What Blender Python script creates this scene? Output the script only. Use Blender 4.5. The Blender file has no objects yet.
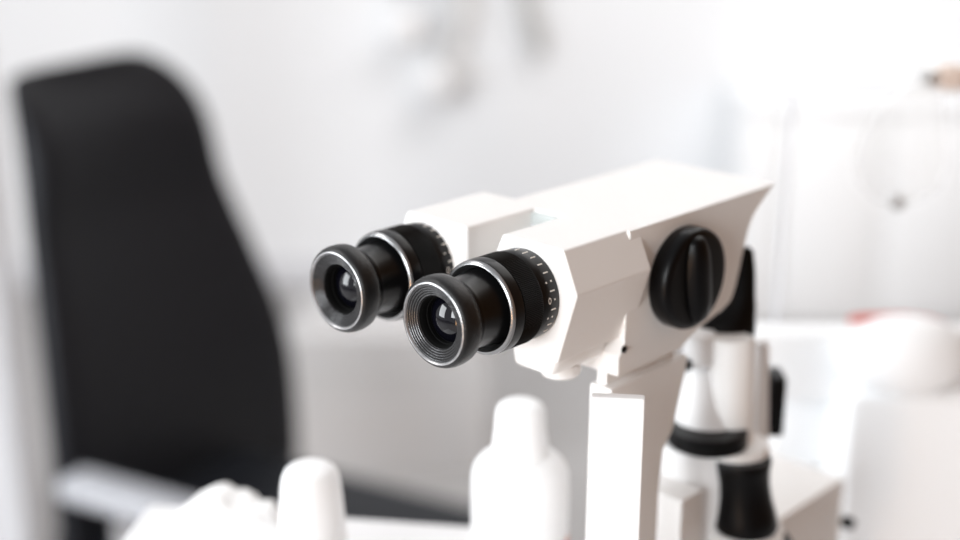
import bpy, bmesh, math, random
from mathutils import Vector, Matrix
random.seed(7)
S = bpy.context.scene
COL = S.collection
PI = math.pi
R = math.radians

# ------------------------------------------------------------------ camera
CAM_Z = 1.38
PITCH = R(17.87)
FPX = 50 / 36 * 960
cam_d = bpy.data.cameras.new('camera'); cam = bpy.data.objects.new('camera', cam_d); COL.objects.link(cam)
cam.location = (0, 0, CAM_Z); cam.rotation_euler = (PI/2 - PITCH, 0, 0)
cam_d.lens = 50; cam_d.sensor_width = 36; cam_d.clip_start = .02
cam_d.dof.use_dof = True; cam_d.dof.focus_distance = .572; cam_d.dof.aperture_fstop = 2.7
S.camera = cam
FW = Vector((0, math.cos(PITCH), -math.sin(PITCH))); UP = Vector((0, math.sin(PITCH), math.cos(PITCH)))

def at(px, py, d):
    """point of the room seen at a pixel of the photograph, d metres along the view axis"""
    return Vector((0, 0, CAM_Z)) + (FW + Vector((1, 0, 0)) * ((px-480)/FPX) - UP * ((py-270)/FPX)) * d
def zrow(py, X, Y):
    """height seen on pixel row py on the vertical line over (X, Y)"""
    k = (270-py)/FPX; c, s = math.cos(PITCH), math.sin(PITCH)
    return CAM_Z + (k*Y*c - Y*s)/(c + k*s)

# ------------------------------------------------------------------ materials
def mat(name, col, rough=.5, metal=0, spec=.5, noise=0, nscale=40, bump=0, bscale=200, coat=0, trans=0):
    m = bpy.data.materials.new(name); m.use_nodes = True
    nt = m.node_tree; b = nt.nodes['Principled BSDF']
    b.inputs['Base Color'].default_value = (*col, 1); b.inputs['Roughness'].default_value = rough
    b.inputs['Metallic'].default_value = metal; b.inputs['Specular IOR Level'].default_value = spec
    b.inputs['Coat Weight'].default_value = coat; b.inputs['Transmission Weight'].default_value = trans
    tc = nt.nodes.new('ShaderNodeTexCoord')
    n = nt.nodes.new('ShaderNodeTexNoise'); n.inputs['Scale'].default_value = nscale; n.inputs['Detail'].default_value = 4
    nt.links.new(tc.outputs['Object'], n.inputs['Vector'])
    mx = nt.nodes.new('ShaderNodeMix'); mx.data_type = 'RGBA'
    k = max(noise, .01)
    mx.inputs[6].default_value = (*[c*(1-k) for c in col], 1); mx.inputs[7].default_value = (*[min(1, c*(1+k)) for c in col], 1)
    nt.links.new(n.outputs['Fac'], mx.inputs[0]); nt.links.new(mx.outputs[2], b.inputs['Base Color'])
    if bump:
        n2 = nt.nodes.new('ShaderNodeTexNoise'); n2.inputs['Scale'].default_value = bscale; n2.inputs['Detail'].default_value = 3
        nt.links.new(tc.outputs['Object'], n2.inputs['Vector'])
        bp = nt.nodes.new('ShaderNodeBump'); bp.inputs['Strength'].default_value = bump; bp.inputs['Distance'].default_value = .001
        nt.links.new(n2.outputs['Fac'], bp.inputs['Height']); nt.links.new(bp.outputs['Normal'], b.inputs['Normal'])
    return m
M = {}
M['paint'] = mat('white_instrument_paint', (.868, .855, .842), .38, spec=.35, bump=.04, bscale=900)
M['white'] = mat('white_plastic', (.88, .88, .885), .4, spec=.4)
M['wall'] = mat('wall_paint', (.84, .855, .875), .8, spec=.2, noise=.015, nscale=3)
M['floor'] = mat('floor_vinyl', (.38, .372, .37), .55, spec=.3, noise=.06, nscale=6)
M['trim'] = mat('trim_paint', (.66, .67, .7), .5)
M['black'] = mat('black_anodised', (.003, .003, .0034), .3, spec=.3, noise=.2)
M['knurl'] = mat('black_knurled', (.003, .003, .0033), .5, spec=.14)
M['satin'] = mat('black_satin_bevel', (.3, .3, .305), .26, metal=.85)
M['rubber'] = mat('black_worn_rubber', (.006, .006, .0065), .36, spec=.38, noise=.6, nscale=900, bump=.25, bscale=1600)
M['rim'] = mat('worn_bare_rim', (.42, .42, .43), .3, metal=.75, noise=.5, nscale=700)
M['ridge'] = mat('grey_worn_ridges', (.05, .05, .052), .16, metal=.5, spec=.7, noise=.6, nscale=1200, bump=.12, bscale=1500)
M['knob'] = mat('black_knob_plastic', (.002, .002, .0024), .32, spec=.16)
M['inner'] = mat('matt_black_inside', (.002, .002, .002), .8, spec=.1)
M['mark'] = mat('cream_engraving', (.72, .66, .6), .6)
M['leather'] = mat('black_leather', (.0095, .0108, .0145), .48, spec=.2, bump=.3, bscale=90)
M['armpad'] = mat('light_grey_armrest', (.37, .38, .41), .4)
M['chrome'] = mat('satin_chrome', (.75, .76, .79), .28, metal=1)
M['steel'] = mat('brushed_steel', (.6, .6, .6), .35, metal=1)
M['cabinet'] = mat('pale_grey_laminate', (.56, .55, .55), .5)
M['chin'] = mat('glossy_white_plastic', (.93, .945, .96), .35)
M['cover'] = mat('grey_green_panel', (.5, .535, .53), .4)
M['tissue'] = mat('white_tissue', (.9, .9, .9), .9, spec=.1)
M['red'] = mat('red_rubber', (.6, .06, .03), .5)
M['orange'] = mat('orange_print', (.8, .3, .18), .5)
M['table'] = mat('white_table_laminate', (.85, .85, .86), .4)
M['pale'] = mat('pale_grey_cloth', (.72, .71, .7), .9)
M['grey'] = mat('grey_cloth', (.5, .5, .49), .9)
M['skin'] = mat('beige_plastic', (.62, .5, .43), .5)
M['glass'] = mat('coated_lens_glass', (.002, .002, .004), .03, spec=.55)

def shield_mat():
    m = bpy.data.materials.new('clear_shield_acrylic'); m.use_nodes = True
    nt = m.node_tree; b = nt.nodes['Principled BSDF']
    b.inputs['Base Color'].default_value = (.86, .87, .88, 1); b.inputs['Roughness'].default_value = .15
    tr = nt.nodes.new('ShaderNodeBsdfTransparent'); mx = nt.nodes.new('ShaderNodeMixShader'); mx.inputs[0].default_value = .16
    nt.links.new(tr.outputs[0], mx.inputs[1]); nt.links.new(b.outputs[0], mx.inputs[2])
    nt.links.new(mx.outputs[0], nt.nodes['Material Output'].inputs[0])
    return m
M['shield'] = shield_mat()

# ------------------------------------------------------------------ mesh helpers
def obj(name, bm, m, parent=None, smooth=40, loc=None, wn=False):
    bmesh.ops.recalc_face_normals(bm, faces=bm.faces[:])
    me = bpy.data.meshes.new(name); bm.to_mesh(me); bm.free()
    o = bpy.data.objects.new(name, me); COL.objects.link(o); me.materials.append(m)
    if smooth:
        for p in me.polygons: p.use_smooth = True
        me.set_sharp_from_angle(angle=R(smooth))
    if smooth and wn: o.modifiers.new('weighted_normal', 'WEIGHTED_NORMAL').keep_sharp = True
    if parent: o.parent = parent
    if loc is not None: o.location = loc
    return o
def thing(name, label, cat, loc=(0, 0, 0), rz=0, group=None):
    o = bpy.data.objects.new(name, None); COL.objects.link(o); o.empty_display_size = .05
    o.location = loc; o.rotation_euler = (0, 0, rz); o['label'] = label; o['category'] = cat
    if group: o['group'] = group
    return o
def tag(o, label, cat, group=None):
    o['label'] = label; o['category'] = cat
    if group: o['group'] = group
    return o
def struct(name, bm, m, smooth=0):
    o = obj(name, bm, m, smooth=smooth); o['kind'] = 'structure'; return o
def frame(axis):
    a = Vector(axis).normalized(); r = Vector((0, 0, 1)) if abs(a.z) < .9 else Vector((1, 0, 0))
    x = r.cross(a).normalized(); return a, x, a.cross(x)
def lathe(bm, prof, o, axis, n=64, rmod=None, caps=True):
    """prof: (distance along axis, radius) pairs"""
    a, x, y = frame(axis); o = Vector(o); rings = []
    for s, r in prof:
        ring = []
        for i in range(n):
            th = 2*PI*i/n; rr = r if rmod is None else r + rmod(i, s)
            ring.append(bm.verts.new(o + a*s + (x*math.cos(th) + y*math.sin(th))*rr))
        rings.append(ring)
    for p, q in zip(rings, rings[1:]):
        for i in range(n): bm.faces.new((p[i], p[(i+1) % n], q[(i+1) % n], q[i]))
    if caps:
        if prof[0][1] > 1e-6: bm.faces.new(rings[0][::-1])
        if prof[-1][1] > 1e-6: bm.faces.new(rings[-1])
    return bm
def bev(bm, w, seg=2):
    if w: bmesh.ops.bevel(bm, geom=bm.edges[:], offset=w, segments=seg, profile=.5, affect='EDGES', clamp_overlap=True)
    return bm
def box(lo, hi, bevel=0, seg=2, bm=None, M4=None):
    t = bmesh.new(); bmesh.ops.create_cube(t, size=1)
    lo, hi = Vector(lo), Vector(hi)
    for v in t.verts: v.co = (lo+hi)/2 + Vector([v.co[i]*(hi-lo)[i] for i in range(3)])
    bev(t, bevel, seg)
    if M4: bmesh.ops.transform(t, matrix=M4, verts=t.verts[:])
    if bm is None: return t
    return join(bm, t)
def join(bm, t):
    me = bpy.data.meshes.new('tmp'); t.to_mesh(me); t.free(); bm.from_mesh(me); bpy.data.meshes.remove(me); return bm
def prism(poly, a0, a1, place, bevel=0, seg=3):
    """poly of 2-D points swept from a0 to a1; place(p, q, a) gives the 3-D point"""
    t = bmesh.new()
    A = [t.verts.new(place(p, q, a0)) for p, q in poly]; B = [t.verts.new(place(p, q, a1)) for p, q in poly]
    n = len(poly); t.faces.new(A[::-1]); t.faces.new(B)
    for i in range(n): t.faces.new((A[i], A[(i+1) % n], B[(i+1) % n], B[i]))
    return bev(t, bevel, seg)
def tube(pts, r, n=12, bm=None):
    bm = bm or bmesh.new(); pts = [Vector(p) for p in pts]; rings = []
    for i, p in enumerate(pts):
        d = (pts[min(i+1, len(pts)-1)] - pts[max(i-1, 0)]); a, x, y = frame(d)
        rr = r[i] if isinstance(r, (list, tuple)) else r
        rings.append([bm.verts.new(p + (x*math.cos(2*PI*k/n) + y*math.sin(2*PI*k/n))*rr) for k in range(n)])
    for p, q in zip(rings, rings[1:]):
        for i in range(n): bm.faces.new((p[i], p[(i+1) % n], q[(i+1) % n], q[i]))
    bm.faces.new(rings[0][::-1]); bm.faces.new(rings[-1]); return bm
def subsurf(o, lv=2):
    m = o.modifiers.new('subsurf', 'SUBSURF'); m.levels = lv; m.render_levels = lv; return o

# ------------------------------------------------------------------ room
TZ = .72                                        # table top
WY = 4.1                                       # back wall
struct('floor', box((-4.5, -2.5, -.1), (5, WY+.1, 0)), M['floor'])
struct('wall_back', box((-4.5, WY, 0), (5, WY+.1, 3.2)), M['wall'])
struct('baseboard_back', box((-4.5, WY-.015, 0), (5, WY, .09), .004), M['trim'])
# end of the partition on the left
ex = at(11, 400, 2.6)
struct('wall_left', box((ex.x-.2, ex.y, 0), (ex.x, ex.y+.1, 3.2), .004), M['trim'])

# ------------------------------------------------------------------ slit lamp (local x = optical axis, y = towards far eyepiece, millimetres)
TA = R(43.79)
O = Vector((-.0199, .5251, CAM_Z-.1932))
U = Vector((math.sin(TA), math.cos(TA), 0)); V = Vector((-math.cos(TA), math.sin(TA), 0))
sl = thing('slit_lamp', 'white slit lamp microscope with two black eyepieces and a black side dial', 'microscope',
           (O.x, O.y, TZ), PI/2 - TA)
ZO = O.z - TZ
def P(u, v, z): return Vector((u/1000, v/1000, ZO + z/1000))
def toloc(w):
    q = w - Vector((O.x, O.y, TZ)); return Vector((q.dot(U), q.dot(V), q.z))
X1 = (1, 0, 0)
mm = lambda prof: [(s/1000, r/1000) for s, r in prof]

def eyepiece(v0):
    o = P(0, v0, 0)
    # barrel: neck and recessed collar that carry everything else
    b = lathe(bmesh.new(), mm([(9, 14.5), (12.6, 15.2), (13.2, 16.2), (14.6, 16.4), (15.2, 15.7), (17, 15.6), (22, 16.2), (29, 16.9), (30.5, 17.1),
                               (31, 17.1), (56, 17.1)]), o, X1, 72)
    ep = obj('eyepiece', b, M['black'], sl)
    # front bevelled ring
    c = lathe(bmesh.new(), mm([(34, 17.3), (31.5, 17.4), (31.0, 17.6), (29.9, 18.6), (28, 18.9), (27.1, 19.6), (27.4, 20.5), (28.2, 21.15), (28.6, 21.25)]), o, X1, 96, caps=False)
    obj('smooth_band', lathe(bmesh.new(), mm([(28.6, 21.2), (29.8, 21.5), (34.0, 21.5), (34.5, 21.0), (34.8, 17.3)]), o, X1, 96, caps=False), M['black'], ep)
    obj('bevel_ring', c, M['satin'], ep)
    k = lathe(bmesh.new(), mm([(34.6, 17.2), (34.6, 20.7), (35, 21.25), (46.6, 21.25), (47.1, 20.7), (47.1, 17.2)]), o, X1, 320,
              rmod=lambda i, s: (.00012 if i % 2 else -.00022) if .0348 < s < .0468 else 0, caps=False)
    obj('knurled_ring', k, M['knurl'], ep, smooth=0)
    d = lathe(bmesh.new(), mm([(47, 17.2), (47, 20.5), (47.4, 20.8), (56.6, 20.7), (57.8, 20.3), (58.6, 20.2), (58.6, 17.2)]), o, X1, 96, caps=False)
    obj('diopter_ring', d, M['black'], ep)
    # engraved scale: ticks, a zero and the small dots beside it
    sm = bmesh.new()
    def patch(s0, s1, ph0, ph1, r=20.92):
        t = []
        for rr in (r-.25, r):
            for s, ph in ((s0, ph0), (s1, ph0), (s1, ph1), (s0, ph1)):
                t.append(sm.verts.new(o + Vector((s, -rr*math.cos(R(ph)), rr*math.sin(R(ph))))/1000))
        for f in ((3, 2, 1, 0), (4, 5, 6, 7), (0, 1, 5, 4), (1, 2, 6, 5), (2, 3, 7, 6), (3, 0, 4, 7)): sm.faces.new([t[i] for i in f])
    for ph, a, b2 in ((141, 51.2, 54.4), (129, 51.2, 54.4), (117, 51.2, 54.4), (105, 51.2, 54.4), (92.5, 52.2, 55), (79, 51.6, 55), (66.6, 52.2, 55), (53.5, 52.2, 55), (41.3, 52.2, 55), (17.8, 52.2, 55), (-5.3, 52.2, 55), (-27, 52.2, 55), (-39, 52.2, 55), (-62, 52.2, 55)):
        patch(a, b2, ph-.8, ph+.8)
    for s, ph in ((51.4, 29.1), (54.6, 29.5), (54.5, 6.7), (50.8, -16), (53.6, -15.5)):
        patch(s-.35, s+.35, ph-1.1, ph+1.1)
    n = 20                                           # the zero
    ring = []
    for i in range(n):
        th = 2*PI*i/n; row = []
        for k2 in (1.0, .62):
            s = 51.1 + .95*k2*math.cos(th); ph = 6.6 + 4.2*k2*math.sin(th)
            row.append(sm.verts.new(o + Vector((s, -20.9*math.cos(R(ph)), 20.9*math.sin(R(ph))))/1000))
        ring.append(row)
    for i in range(n): sm.faces.new((ring[i][0], ring[(i+1) % n][0], ring[(i+1) % n][1], ring[i][1]))
    obj('scale_marks', sm, M['mark'], ep, smooth=0)
    # rubber eyecup with a thin worn rim
    obj('worn_rim', lathe(bmesh.new(), mm([(.9, 16.9), (.25, 17.15), (-.05, 17.5), (.0, 17.85), (.3, 18.15)]), o, X1, 96, caps=False), M['rim'], ep)
    e = lathe(bmesh.new(), mm([(.25, 18.1), (.5, 18.7), (1.2, 19.4), (2.4, 19.9), (4.2, 20.2), (7, 20.2), (9.2, 19.8), (10.6, 18.9), (11.3, 17.6), (11.6, 15), (11.6, 14.4)]), o, X1, 96, caps=False)
    obj('eyecup', e, M['rubber'], ep)
    # stepped concentric ridges running in to the lens
    pr = [(1.3, 17.0)]
    for i in range(5):                                # five rounded ridges, each a little deeper than the last
        for k in range(7):
            th = PI*k/6
            pr.append((1.25 + .36*i - .62*math.sin(th)*1.0 + .06*k, 16.9 - 1.04*i - .52 + .5*math.cos(th)))
    s = pr[-1][0]
    pr += [(s+.3, 11.5), (s+.6, 11.3)]
    obj('ridged_face', lathe(bmesh.new(), mm(pr), o, X1, 96, caps=False), M['ridge'], ep, smooth=25)
    pr = [(3.1, 11.4), (4.2, 11.0), (4.6, 10.8), (6.8, 10.7), (7.0, 10.3), (8.4, 10.2), (11.5, 10.2)]
    obj('lens_mount', lathe(bmesh.new(), mm(pr), o, X1, 72, caps=False), M['inner'], ep)
    Rl = 14.5; pr = []
    for i in range(13):
        rr = 10.3*i/12; pr.append((4.9 + Rl - math.sqrt(Rl*Rl - rr*rr), max(rr, .001)))
    obj('lens', lathe(bmesh.new(), mm(pr), o, X1, 64, caps=False), M['glass'], ep)
    return ep
eyepiece(0); eyepiece(62.6)

def uprism(poly, u0, u1, bevel, seg=3): return prism(poly, u0, u1, lambda v, z, u: P(u, v, z), bevel/1000, seg)
# prism housings
hexa = [(-22, 24.2), (14, 24.2), (23, 5), (13, -29), (-19.8, -29), (-30.2, 5)]
obj('prism_housing', uprism(hexa, 58, 111.5, 1.0), M['paint'], sl, wn=True)
far = [(33.5, 24.2), (74, 24.2), (82, 5), (73, -29), (40, -29), (33.5, 5)]
obj('prism_housing', uprism(far, 55, 109, 1.8), M['paint'], sl, wn=True)
# main body with the scooped end: outline in u, z swept across v
side = [(102, 24), (226, 24), (219, 21), (211, 16.5), (204.5, 11), (200.5, 4), (198.4, -5), (196, -14), (193, -23.6), (191.5, -29), (189, -32), (181.6, -35), (173, -36.2), (164, -37.4), (155, -40.5), (148, -46), (97, -46), (97, -36), (102, -30)]
body = obj('body', prism(side, -24, 53, lambda u, z, v: P(u, v, z), .0008, 2), M['paint'], sl, wn=True)
# added grey-green panel, darkens the body front between the two housings
obj('gap_tone_panel', box(P(99.5, 12, -24), P(102.5, 36, 22.5), .0005), M['cover'], sl)
# little screw on the lower edge
sc = lathe(bmesh.new(), mm([(0, 1.7), (.9, 1.7), (1.2, 1.2), (1.2, 0.001)]), P(100.5, -24, -33), (0, -1, 0), 16)
obj('screw', sc, M['black'], sl)
# arm plate under the body
armp = [(95, -52.5), (157, -52.5), (155, -59), (150, -76), (146.6, -90), (138, -97.6), (136.5, -120), (136.5, -405), (95, -405)]
obj('arm', prism(armp, -22, -9, lambda u, z, v: P(u, v, z), .0008, 2), M['paint'], sl, wn=True)
obj('arm_groove', box(P(98, -16.5, -54), P(152, -11, -44), 0), M['paint'], sl)
# bracket below the near prism housing
bk = uprism([(-17, -28.5), (12, -28.5), (10, -39), (-14, -39)], 61, 99, 3.5)
lathe(bk, mm([(0, 10), (4, 10), (6.5, 8.5), (7.4, 6), (7.6, .001)]), P(80, -3, -38.5), (0, 0, -1), 32)
obj('bracket', bk, M['paint'], sl, smooth=50)
# front upright carrying the rotation joint
pw = toloc(at(615.5, 470, .6)); ptop = toloc(at(615.5, 385, .6)).z
th = -(PI/2-TA)
up = box((-.0120, -.003, -.37), (.0120, .003, 0), .0012)
bmesh.ops.transform(up, matrix=Matrix.Translation((pw.x, pw.y, ptop)) @ Matrix.Rotation(th - R(6.4), 4, 'Z'), verts=up.verts[:])
obj('upright', up, M['white'], sl, wn=True)
# magnification dial
kc = P(142.5, -24, -6.5)
kd = lathe(bmesh.new(), mm([(0, 24.2), (1.5, 25), (8, 25), (10, 24.3), (10.8, 23), (11, 21), (10.2, .001)]), kc, (0, -1, 0), 80)
dial = obj('magnification_dial', kd, M['knob'], sl)
g = bmesh.new()
rows = []
for i in range(25):                                   # raised grip, a spine that swells in the middle
    tt = -1 + 2*i/24; L = 22.6*tt; w = 3.0 + 5.2*math.sqrt(max(0, 1-tt*tt)); h = 10.6 + 6*math.sqrt(max(0, 1-(abs(tt))**4))
    row = []
    for (a, b) in ((-1, 0), (-.82, .62), (-.55, .92), (0, 1), (.55, .92), (.82, .62), (1, 0)):
        zz = 9.8 + (h-9.8)*b
        row.append(g.verts.new(kc + Vector((w*a, -zz, L))/1000))
    rows.append(row)
for a, b in zip(rows, rows[1:]):
    for i in range(6): g.faces.new((a[i], a[i+1], b[i+1], b[i]))
g.faces.new(rows[0]); g.faces.new(rows[-1])
bmesh.ops.rotate(g, cent=kc, matrix=Matrix.Rotation(R(-7), 3, 'Y'), verts=g.verts[:])
obj('grip', g, M['knob'], dial)
gm = lathe(bmesh.new(), mm([(0, .8), (.6, .8), (.6, .001)]), kc + Vector((-16.5, -10.1, -7))/1000, (0, -1, 0), 12)
obj('index_dot', gm, M['mark'], dial)

# illumination tower behind the body
TD = .735
tb = at(722, 400, TD); TX, TY = tb.x, tb.y
def tz(py): return zrow(py, TX, TY)
def tdepth(z): return TY*math.cos(PITCH) - (z-CAM_Z)*math.sin(PITCH)
def tower(name, rows, m, dy=0., parent=sl, n=48, flat=1.0):
    """rows: (pixel row, centre column, half width in pixels) stacked on the tower's vertical"""
    bm = bmesh.new(); rings = []
    for py, cx, hw in rows:
        Y = TY+dy; z = zrow(py, TX, Y); d = Y*math.cos(PITCH) - (z-CAM_Z)*math.sin(PITCH)
        c = Vector(((cx-480)/FPX*d, Y, z)); r = hw/FPX*d
        rings.append([bm.verts.new(toloc(c + Vector((math.cos(2*PI*i/n)*r, math.sin(2*PI*i/n)*r*flat, 0)))) for i in range(n)])
    for p, q in zip(rings, rings[1:]):
        for i in range(n): bm.faces.new((p[i], p[(i+1) % n], q[(i+1) % n], q[i]))
    bm.faces.new(rings[0]); bm.faces.new(rings[-1])
    return obj(name, bm, m, parent)
tower('prism_tube', [(247, 746, 4), (251, 745.5, 8), (266, 745, 10), (272, 744.5, 11), (288, 744, 11.5), (299, 742, 13.5), (307, 738, 18), (315, 731, 24.5), (323, 726, 29.5), (331, 725, 30.5), (334, 725, 29.5)], M['knob'], n=48, flat=.7)
tower('lamp_column', [(337, 732.5, 20), (339, 732.5, 22), (430, 730, 22.5), (445, 729.5, 22.5), (446, 729, 21)], M['paint'], dy=-.016, flat=.8)
tower('lamp_collar', [(332, 700, 15), (334, 700, 17), (352, 701, 18), (362, 702, 16)], M['white'], dy=-.012)
tower('dark_notch', [(360, 687, 3), (361, 687, 5), (369, 687, 5), (370, 687, 3)], M['knob'], dy=-.018)  # black piece put in for the dark gap under the collar
tower('lamp_cone', [(366, 706, 15), (369, 706, 18), (375, 706, 20), (400, 706, 28), (425, 707, 38), (431, 707, 40), (433, 707, 38)], M['white'], dy=-.008)
tower('filter_ring', [(426, 707, 38), (428, 707, 40.4), (440, 707, 40.4), (442, 707, 38)], M['knob'], dy=-.02)
tower('lamp_base', [(440, 705, 46), (443, 706, 48), (560, 702, 47), (740, 700, 50)], M['white'], dy=-.012, flat=.8)
tower('turret_ring', [(441, 733, 34), (444, 733, 36), (452, 734, 36), (455, 734, 33)], M['paint'], dy=-.018)
tower('turret', [(456, 742, 28.5), (458, 742, 29.5), (466, 742, 28), (480, 743, 26.5), (495, 744, 27.5), (510, 745, 30.5), (522, 745, 33), (526, 745, 31)], M['knob'], dy=-.028)
tower('turret_ring', [(523, 742, 38), (526, 742, 41), (534, 742, 41), (538, 742, 38)], M['paint'], dy=-.022)
tower('turret', [(537, 760, 30), (540, 760, 32), (580, 760, 34), (720, 760, 34)], M['knob'], dy=-.018)
tower('lamp_column', [(340, 758, 9), (342, 758, 11), (450, 756, 12), (452, 756, 10)], M['white'], dy=.014)
a = toloc(at(689.5, 497, .70)); 
st = box((-.007, 0, -.2), (.013, .03, 0), .001)
bmesh.ops.transform(st, matrix=Matrix.Translation(a), verts=st.verts[:])
obj('lamp_bracket', st, M['paint'], sl, wn=True)
a = toloc(at(774, 400, .775)); bx = box((-.0046, -.01, -.019), (.0046, .01, .0175), .0015)
bmesh.ops.transform(bx, matrix=Matrix.Translation(a) @ Matrix.Rotation(th, 4, 'Z'), verts=bx.verts[:])
obj('lamp_knob', bx, M['knob'], sl)
# guide block whose long side runs along the axis
a = toloc(at(846, 477, .84))
gb = box(a + Vector((-.10, 0, -.26)), a + Vector((0.0, .055, 0)), .003)
obj('guide_block', gb, M['paint'], sl, wn=True)
kn = lathe(bmesh.new(), mm([(0, 4), (5, 4), (7, 3), (7, .001)]), toloc(at(843, 521, .83)), (0, -1, 0), 20)
obj('guide_knob', kn, M['knob'], sl)
# base on the table
obj('base', box((.05, -.09, .0), (.30, .10, .06), .01), M['paint'], sl)

# ------------------------------------------------------------------ chin rest frame behind it
CD = 1.0
cb = at(868, 330, CD)
cr = thing('chin_rest', 'white forehead and chin rest frame behind the slit lamp, with a rounded cup', 'chin rest', (cb.x, cb.y, TZ))
def cl(px, py, d=CD):
    """point on the upright plane that passes row 330 at distance d"""
    r = at(px, py, 1) - Vector((0, 0, CAM_Z)); y = at(480, 330, d).y
    return Vector((0, 0, CAM_Z)) + r*(y/r.y) - Vector((cb.x, cb.y, TZ))
def cbox(x0, x1, y0, y1, d, depth, bevel, name, m, parent=cr):
    """upright box with its face between these columns and rows at distance d"""
    A = cl(x0, y0, d); B = cl(x1, y1, d); yy = (A.y+B.y)/2
    return obj(name, box((A.x, yy, B.z), (B.x, yy+depth, A.z), bevel, 3), m, parent)
A = cl(781, 300); B = cl(781, 75)
obj('post', lathe(bmesh.new(), [(0, .002), (cl(781, 70).z, .002)], (A.x, A.y+.012, 0), (0, 0, 1), 24), M['trim'], cr)
A2 = cl(985, 300)
obj('post', lathe(bmesh.new(), [(0, .002), (cl(781, 70).z, .002)], (A2.x, A.y+.012, 0), (0, 0, 1), 24), M['trim'], cr)
cbox(757, 1010, 64, 95, CD-.012, .03, .006, 'forehead_bar', M['chin'])
cbox(752, 1010, 335, 405, .93, .03, .008, 'chin_plate', M['chin'])
cbox(768, 848, 400, 470, .95, .05, .008, 'chin_support', M['chin'])
cbox(848, 1010, 395, 640, .9, .06, .008, 'clamp_block', M['chin'])
# chin cup: a rounded saddle on the plate
q = cl(905, 350, .91)
cup = bmesh.new(); bmesh.ops.create_uvsphere(cup, u_segments=32, v_segments=20, radius=1)
for v in cup.verts: v.co = Vector((q.x + v.co.x*.045, q.y + v.co.y*.028, q.z - .004 + v.co.z*.028))
obj('chin_cup', cup, M['chin'], cr)
rp = bmesh.new(); pts = []
for px, py in ((850, 321), (856, 320.5), (866, 318.5), (880, 317), (905, 315), (930, 318), (950, 327), (968, 335)): pts.append(cl(px, py+1, .972))
tube(pts, [.004, .0048, .0042, .0032, .0022, .002, .0024, .003], 10, rp)
obj('red_seal', rp, M['red'], cr)['label'] = 'red rubber seal along the back of the cup'
# clamp fittings at the top of the near post
s1 = lathe(bmesh.new(), [(0, .0055), (.012, .0055), (.014, .004), (.014, .0001)], cl(926, 75, .975), (0, -1, 0), 20)
obj('clamp_screw', s1, M['steel'], cr)
s2 = box(cl(939, 90, .975) + Vector((0, -.004, 0)), cl(968, 66, .975) + Vector((0, .012, 0)), .004, 3)
obj('strap_clip', s2, M['skin'], cr)
# transparent breath shield hanging from the screw
ol = [(912, 84), (928, 80), (942, 92), (945, 130), (946, 165), (938, 187), (918, 200), (896, 206), (874, 199), (859, 183), (854, 160), (861, 135), (878, 110), (895, 95)]
bs = prism([(p.x, p.z) for p in (cl(px, py, .97) for px, py in ol)], cl(900, 140, .97).y-.001, cl(900, 140, .97).y+.001, lambda a, b, c: Vector((a, c, b)), 0)
sb = obj('breath_shield', bs, M['shield'], cr, smooth=0)
s3 = lathe(bmesh.new(), [(0, .005), (.004, .005), (.005, .003), (.005, .0001)], cl(896, 202, .965), (0, -1, 0), 20)
obj('shield_screw', s3, M['steel'], sb)

# ------------------------------------------------------------------ things on the table in front
SZ = .985                                       # top of the white side table
def onz(px, py, z=None):
    """point of the horizontal plane at height z seen at a pixel"""
    z = SZ if z is None else z
    r = FW + Vector((1, 0, 0))*((px-480)/FPX) - UP*((py-270)/FPX)
    return Vector((0, 0, CAM_Z)) + r*((z-CAM_Z)/r.z)
def bp(rows):
    out = []
    for py, hw in rows:
        z = zrow(py, c.x, c.y); dd = c.y*math.cos(PITCH) - (z-CAM_Z)*math.sin(PITCH)
        out.append((z-SZ, hw/FPX*dd))
    return out[::-1]
c = at(521, 404, .715)
bt = thing('squeeze_bottle', 'white plastic squeeze bottle with a tapered cap and orange label corner below the eyepieces', 'bottle', (c.x, c.y, SZ))
bodyp = bp([(452, 28), (455, 34), (459, 41), (465, 46), (473, 48.6), (490, 49), (530, 48.5)])
r0 = bodyp[0][1]
obj('bottle_body', lathe(bmesh.new(), [(0, r0*.9), (.004, r0)] + bodyp, (0, 0, 0), (0, 0, 1), 64), M['white'], bt)
obj('cap', lathe(bmesh.new(), bp([(402, 10), (403, 18), (406, 22.5), (411, 24.8), (430, 26.2), (452, 29), (455, 29)]), (0, 0, 0), (0, 0, 1), 64), M['white'], bt)
lp = bmesh.new()                                 # orange printed corner on the right of the label
rr = r0 + .0005
zs = [zrow(527 - (1-i/9)*-14, c.x, c.y) - SZ for i in range(10)]
vA = []; vB = []
for i in range(10):
    an = R(32 + 5*i)
    vA.append(lp.verts.new((math.sin(an)*rr, -math.cos(an)*rr, zs[i]))); vB.append(lp.verts.new((math.sin(an)*rr, -math.cos(an)*rr, .006)))
for i in range(9): lp.faces.new((vA[i], vA[i+1], vB[i+1], vB[i]))
obj('label_print', lp, M['orange'], bt)['label'] = 'orange printed corner of the bottle label'

c = at(310, 466, .70)
cp = thing('dropper_bottle', 'white dropper bottle with a domed cap beside the crumpled tissue', 'bottle', (c.x, c.y, SZ))
bodyp = bp([(522, 30), (526, 32), (531, 34), (540, 35), (570, 35)]); r0 = bodyp[0][1]
obj('bottle_body', lathe(bmesh.new(), [(0, r0*.92), (.003, r0)] + bodyp, (0, 0, 0), (0, 0, 1), 48), M['white'], cp)
obj('cap', lathe(bmesh.new(), bp([(465, 8), (465.5, 15), (467.5, 22), (471, 26), (477, 28.6), (484, 30), (500, 31.5), (522, 33), (524, 32)]), (0, 0, 0), (0, 0, 1), 64), M['white'], cp)

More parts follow.
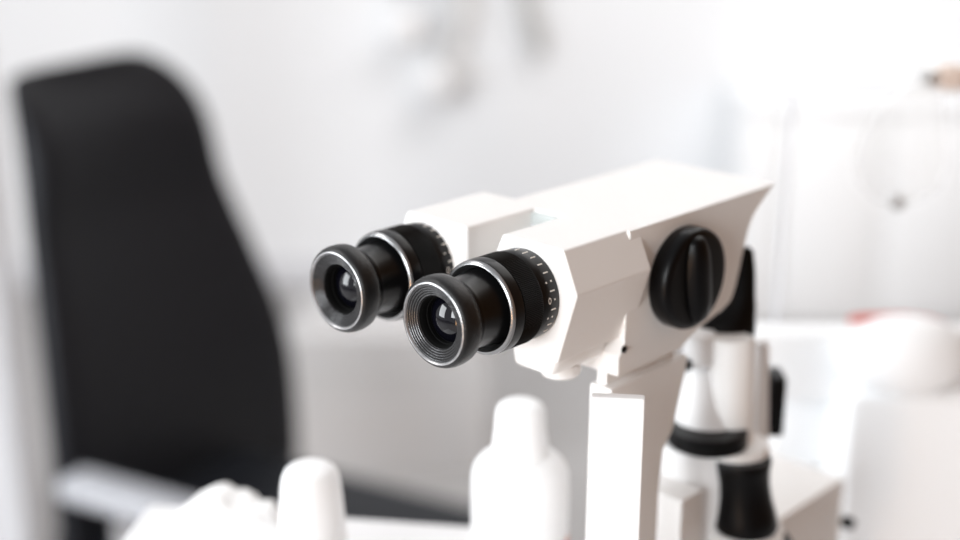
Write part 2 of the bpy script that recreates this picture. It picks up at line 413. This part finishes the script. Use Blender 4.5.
# crumpled tissue
c = onz(217, 548)
tsb = bmesh.new(); bmesh.ops.create_icosphere(tsb, subdivisions=5, radius=1)
from mathutils import noise as NZ
def bell(x):                                     # heap outline: a long slope on the left, a flat crest, a dip on the right
    xs = [(-1, 0), (-.8, .28), (-.5, .66), (-.22, .93), (0, 1), (.3, .93), (.55, .84), (.8, .8), (1, .6)]
    for (a, p), (b2, q) in zip(xs, xs[1:]):
        if x <= b2: return p + (q-p)*(x-a)/(b2-a)
    return xs[-1][1]
tops = zrow(497, c.x, c.y) - SZ
for v in tsb.verts:
    n = v.co.normalized()
    x = max(-1, min(1, n.x*1.12)); z = max(0, n.z)
    hgt = tops*bell(x)*(1-(1-z)**3) if z > 0 else 0
    f = .0035*NZ.noise(n*2.3 + Vector((3, 1, 2))) + .0018*NZ.noise(n*6.5)
    v.co = Vector((n.x*.045 + f, n.y*.02 + f, max(0, hgt + (f if z > .05 else 0))))
ts = obj('tissue_wad', tsb, M['tissue'], None, 80, (c.x, c.y, SZ))
tag(ts, 'crumpled white tissue heap at the lower left, before the light armrest', 'tissue')

# side table: only its far edge shows between the two bottles
A = onz(150, 503); B = onz(480, 525.5)
dv = B-A; an = math.atan2(dv.y, dv.x); Lw = math.hypot(dv.x, dv.y)
stb = thing('side_table', 'white side table top carrying the bottles and the tissue, its far edge in view', 'table', (A.x, A.y, 0), an)
obj('table_top', box((.0, -.34, SZ-.022), (Lw+.046, 0, SZ), .003), M['table'], stb)
obj('pedestal', box((Lw*.4, -.26, .03), (Lw*.4+.05, -.21, SZ-.022), .006), M['table'], stb)
obj('foot', box((Lw*.4-.15, -.36, 0), (Lw*.4+.2, -.11, .03), .008), M['table'], stb)

# instrument table under the slit lamp
tbl = thing('instrument_table', 'white instrument table under the slit lamp', 'table', (.2, .8, 0))
obj('table_top', box((-.14, -.32, TZ-.03), (.5, .36, TZ-.001), .006), M['table'], tbl)
obj('pedestal', box((.0, -.07, .05), (.14, .07, TZ-.03), .01), M['table'], tbl)
obj('foot', box((-.13, -.25, 0), (.27, .25, .05), .012), M['table'], tbl)

# ------------------------------------------------------------------ chair
CA = R(-28)
ch = thing('office_chair', 'black leather high-back office chair with light armrest, standing left behind the instrument', 'chair', (-.56, 2.0, 0), CA)
spec = [(1.070, .006, .09), (1.066, .002, .135), (1.048, 0, .162), (1.010, 0, .178), (.97, .007, .187), (.93, .015, .194), (.89, .021, .2), (.853, .028, .207), (.775, .047, .225),
        (.696, .068, .245), (.616, .089, .265), (.534, .101, .277), (.447, .103, .28), (.36, .103, .282), (.31, .1, .282), (.27, .1, .27)]
b = bmesh.new(); rings = []
for z, f, hw in spec:
    thick = .03 if z < 1.0 else .03*max(.25, (1.06-z)/.06)
    pad = .012*math.exp(-((z-.955)/.05)**2) - .010*math.exp(-((z-.845)/.02)**2)      # headrest swell and the seam below it
    ring = []
    n = 28
    for i in range(n):
        t = 2*PI*i/n; cx, sy = math.cos(t), math.sin(t)
        y = hw*math.copysign(abs(sy)**.45, sy); x = (thick + (pad if cx > 0 else 0))*math.copysign(abs(cx)**.5, cx)
        x += .028*(abs(y)/hw)**2 if hw > .15 else 0
        y -= .035*max(0, min(1, (z-1.0)/.05))
        ring.append(b.verts.new((f - .025 + x, y, z)))
    rings.append(ring)
for p, q in zip(rings, rings[1:]):
    for i in range(n): b.faces.new((p[i], p[(i+1) % n], q[(i+1) % n], q[i]))
b.faces.new(rings[0]); b.faces.new(rings[-1])
subsurf(obj('backrest', b, M['leather'], ch, 80), 1)
st = box((.02, -.24, .29), (.60, .14, .405), .035, 4)
obj('seat', st, M['leather'], ch)
for w in (-.385,):
    ar = obj('armrest', box((.24, w-.029, .578), (.56, w+.029, .611), .015, 4), M['armpad'], ch)
    sp = tube([(.33, w, .565), (.33, w, .40), (.30, w*.9, .31), (.25, w*.5, .285)], .014)
    obj('armrest_support', sp, M['chrome'], ar)
obj('gas_column', lathe(bmesh.new(), [(.07, .03), (.2, .03), (.2, .02), (.295, .02)], (.3, 0, 0), (0, 0, 1), 24), M['chrome'], ch)
for k in range(5):
    an = 2*PI*k/5 + .3; dx, dy = math.cos(an), math.sin(an)
    lg = obj('leg', tube([(.3, 0, .1), (.3+dx*.28, dy*.28, .075)], [.026, .016]), M['black'], ch)
    cs = lathe(bmesh.new(), [(-.02, .02), (-.018, .027), (.018, .027), (.02, .02)], (.3+dx*.28, dy*.28, .0275), (-dy, dx, 0), 20)
    tube([(.3+dx*.28, dy*.28, .03), (.3+dx*.28, dy*.28, .08)], .007, 8, cs)
    obj('caster', cs, M['black'], lg)

# ------------------------------------------------------------------ pale low cabinet on the floor behind the chair
A = at(270, 338, 2.95); B = at(488, 338, 2.95)
cbn = thing('storage_box', 'pale grey storage box with rounded corners on the floor beyond the black chair', 'box', ((A.x+B.x)/2, A.y, 0))
hw = (B.x-A.x)/2; H = A.z
poly = []
for cx, cz, a0 in ((hw-.09, H-.09, 0), (-hw+.09, H-.09, 90), (-hw+.03, .03, 180), (hw-.03, .03, 270)):
    rr = .09 if cz > .05 else .03
    for i in range(7): an = R(a0+15*i); poly.append((cx+rr*math.cos(an), cz+rr*math.sin(an)))
obj('shell', prism(poly, 0, .34, lambda a, b, c: Vector((a, c, b)), 0), M['cabinet'], cbn)
obj('lid_seam', box((-hw*.9, -.004, H*.72), (hw*.9, .002, H*.735), 0), M['grey'], cbn)

# ------------------------------------------------------------------ white cupboard along the back at the right
def onupright(px, py, Y):
    r = at(px, py, 1) - Vector((0, 0, CAM_Z)); return Vector((0, 0, CAM_Z)) + r*(Y/r.y)
CY = 3.72
A = onupright(746, 150, CY); B = onupright(1010, 100, CY)
cpb = thing('cupboard', 'white cupboard against the back wall, behind the chin rest', 'cupboard', (A.x, CY, 0))
Wc, Hc = B.x-A.x, B.z
obj('carcass', box((0, .02, .0), (Wc, WY-CY-.02, Hc-.03), .004), M['chin'], cpb)
obj('worktop', box((-.01, -.01, Hc-.03), (Wc+.01, WY-CY-.02, Hc), .004), M['chin'], cpb)
xs = [0, onupright(781.5, 200, CY).x - A.x, (Wc+.08)/2, Wc]
for k in range(3):
    dr = obj('door', box((xs[k]+.002, 0, .04), (xs[k+1]-.002, .02, Hc-.034), .002), M['chin'], cpb)

# ------------------------------------------------------------------ hooks on the back wall, top of the view
W = lambda px, py: at(px, py, 1) - Vector((0, 0, CAM_Z))
def onwall(px, py, off=0):
    r = W(px, py); k = (WY-off)/r.y; return Vector((0, 0, CAM_Z)) + r*k
a = onwall(465, -40)
hr = thing('hook_rail', 'wall hook rail with white knobs at the top of the back wall', 'hook rail', (a.x, WY, a.z))
def hl(px, py, off): return onwall(px, py, off) - Vector((a.x, WY, a.z))
A, B = hl(385, -48, .0), hl(570, -18, .0)
obj('rail', box((A.x, -.018, B.z), (B.x, 0, A.z), .004), M['trim'], hr)
for px, py in ((405, 30), (438, 84)):
    e = hl(px, py, .07)
    hk = obj('hook', tube([(e.x, -.02, hl(px, -24, 0).z), (e.x, -.04, hl(px, 0, 0).z if py > 40 else -.0), (e.x, -.05, e.z)], .008), M['steel'], hr)
    bm = bmesh.new(); bmesh.ops.create_uvsphere(bm, u_segments=24, v_segments=14, radius=.055)
    for v in bm.verts: v.co += e
    obj('knob', bm, M['white'], hk)
def strap(pts, r, name, lab, m):
    t = obj(name, tube([onwall(px, py, .05) for px, py in pts], r), m); tag(t, lab, 'strap'); return t
strap([(462, -30), (466, 10), (462, 35), (448, 52), (462, 66), (476, 84)], [.02, .03, .022, .02, .026, .016], 'hanging_strap', 'pale grey strap hanging between the white wall knobs', M['pale'])
strap([(518, -30), (526, 0), (532, 22), (538, 42), (541, 60)], [.016, .022, .026, .024, .010], 'hanging_strap', 'darker grey strap hanging right of the white wall knobs', M['grey'])

# ------------------------------------------------------------------ light
w = bpy.data.worlds.new('daylight_room'); S.world = w; w.use_nodes = True
nt = w.node_tree; bg = nt.nodes['Background']
tc = nt.nodes.new('ShaderNodeTexCoord')
dp = nt.nodes.new('ShaderNodeVectorMath'); dp.operation = 'DOT_PRODUCT'; dp.inputs[1].default_value = Vector((.98, -.2, -.12)).normalized()
nt.links.new(tc.outputs['Generated'], dp.inputs[0])
mr = nt.nodes.new('ShaderNodeMapRange'); mr.inputs[1].default_value = -.25; mr.inputs[2].default_value = .55
nt.links.new(dp.outputs['Value'], mr.inputs[0])
rp = nt.nodes.new('ShaderNodeValToRGB')
rp.color_ramp.elements[0].color = (.66, .67, .69, 1); rp.color_ramp.elements[1].color = (.25, .125, .055, 1)  # ambient shaped dim and warm towards camera right, tints the sides facing it
nt.links.new(mr.outputs[0], rp.inputs[0]); nt.links.new(rp.outputs[0], bg.inputs['Color']); bg.inputs['Strength'].default_value = 1.0
def area(name, loc, target, sx, sy, power, col=(1, 1, 1)):
    l = bpy.data.lights.new(name, 'AREA'); l.shape = 'RECTANGLE'; l.size = sx; l.size_y = sy; l.energy = power; l.color = col
    o = bpy.data.objects.new(name, l); COL.objects.link(o); o.location = loc
    o.rotation_euler = (Vector(target) - Vector(loc)).to_track_quat('-Z', 'Y').to_euler(); return o
area('window_light', (-3.0, .25, 1.55), (0, .8, 1.15), 1.3, 1.6, 70, (.93, .97, 1))
area('rear_window', (-1.75, -2.0, 1.9), (.3, 1.4, 1.1), 1.3, 1.5, 98, (.95, .98, 1))
area('ceiling_panel', (1.2, 2.0, 2.9), (1.0, 1.9, 0), 1.6, 1.6, 18, (1, .99, .97))
area('ceiling_panel', (-1.95, 1.1, 2.75), (-.8, 1.0, .9), 1.0, 1.0, 25, (1, .99, .97))
area('wall_fill', (1.1, 2.7, 2.95), (1.0, 3.9, .7), 2.4, .5, 38, (.98, .99, 1))  # unseen fill light added to brighten the back wall
area('lens_glint_light', (-1.15, -1.6, .5), (0, .5, 1.15), .2, .7, 7.5, (1, .55, .25))  # unseen warm strip added for an orange reflection in the lenses

vs = S.view_settings
S.display_settings.display_device = 'sRGB'
vs.view_transform = 'Standard'; vs.look = 'None'; vs.exposure = -.08; vs.gamma = 1; vs.use_curve_mapping = False
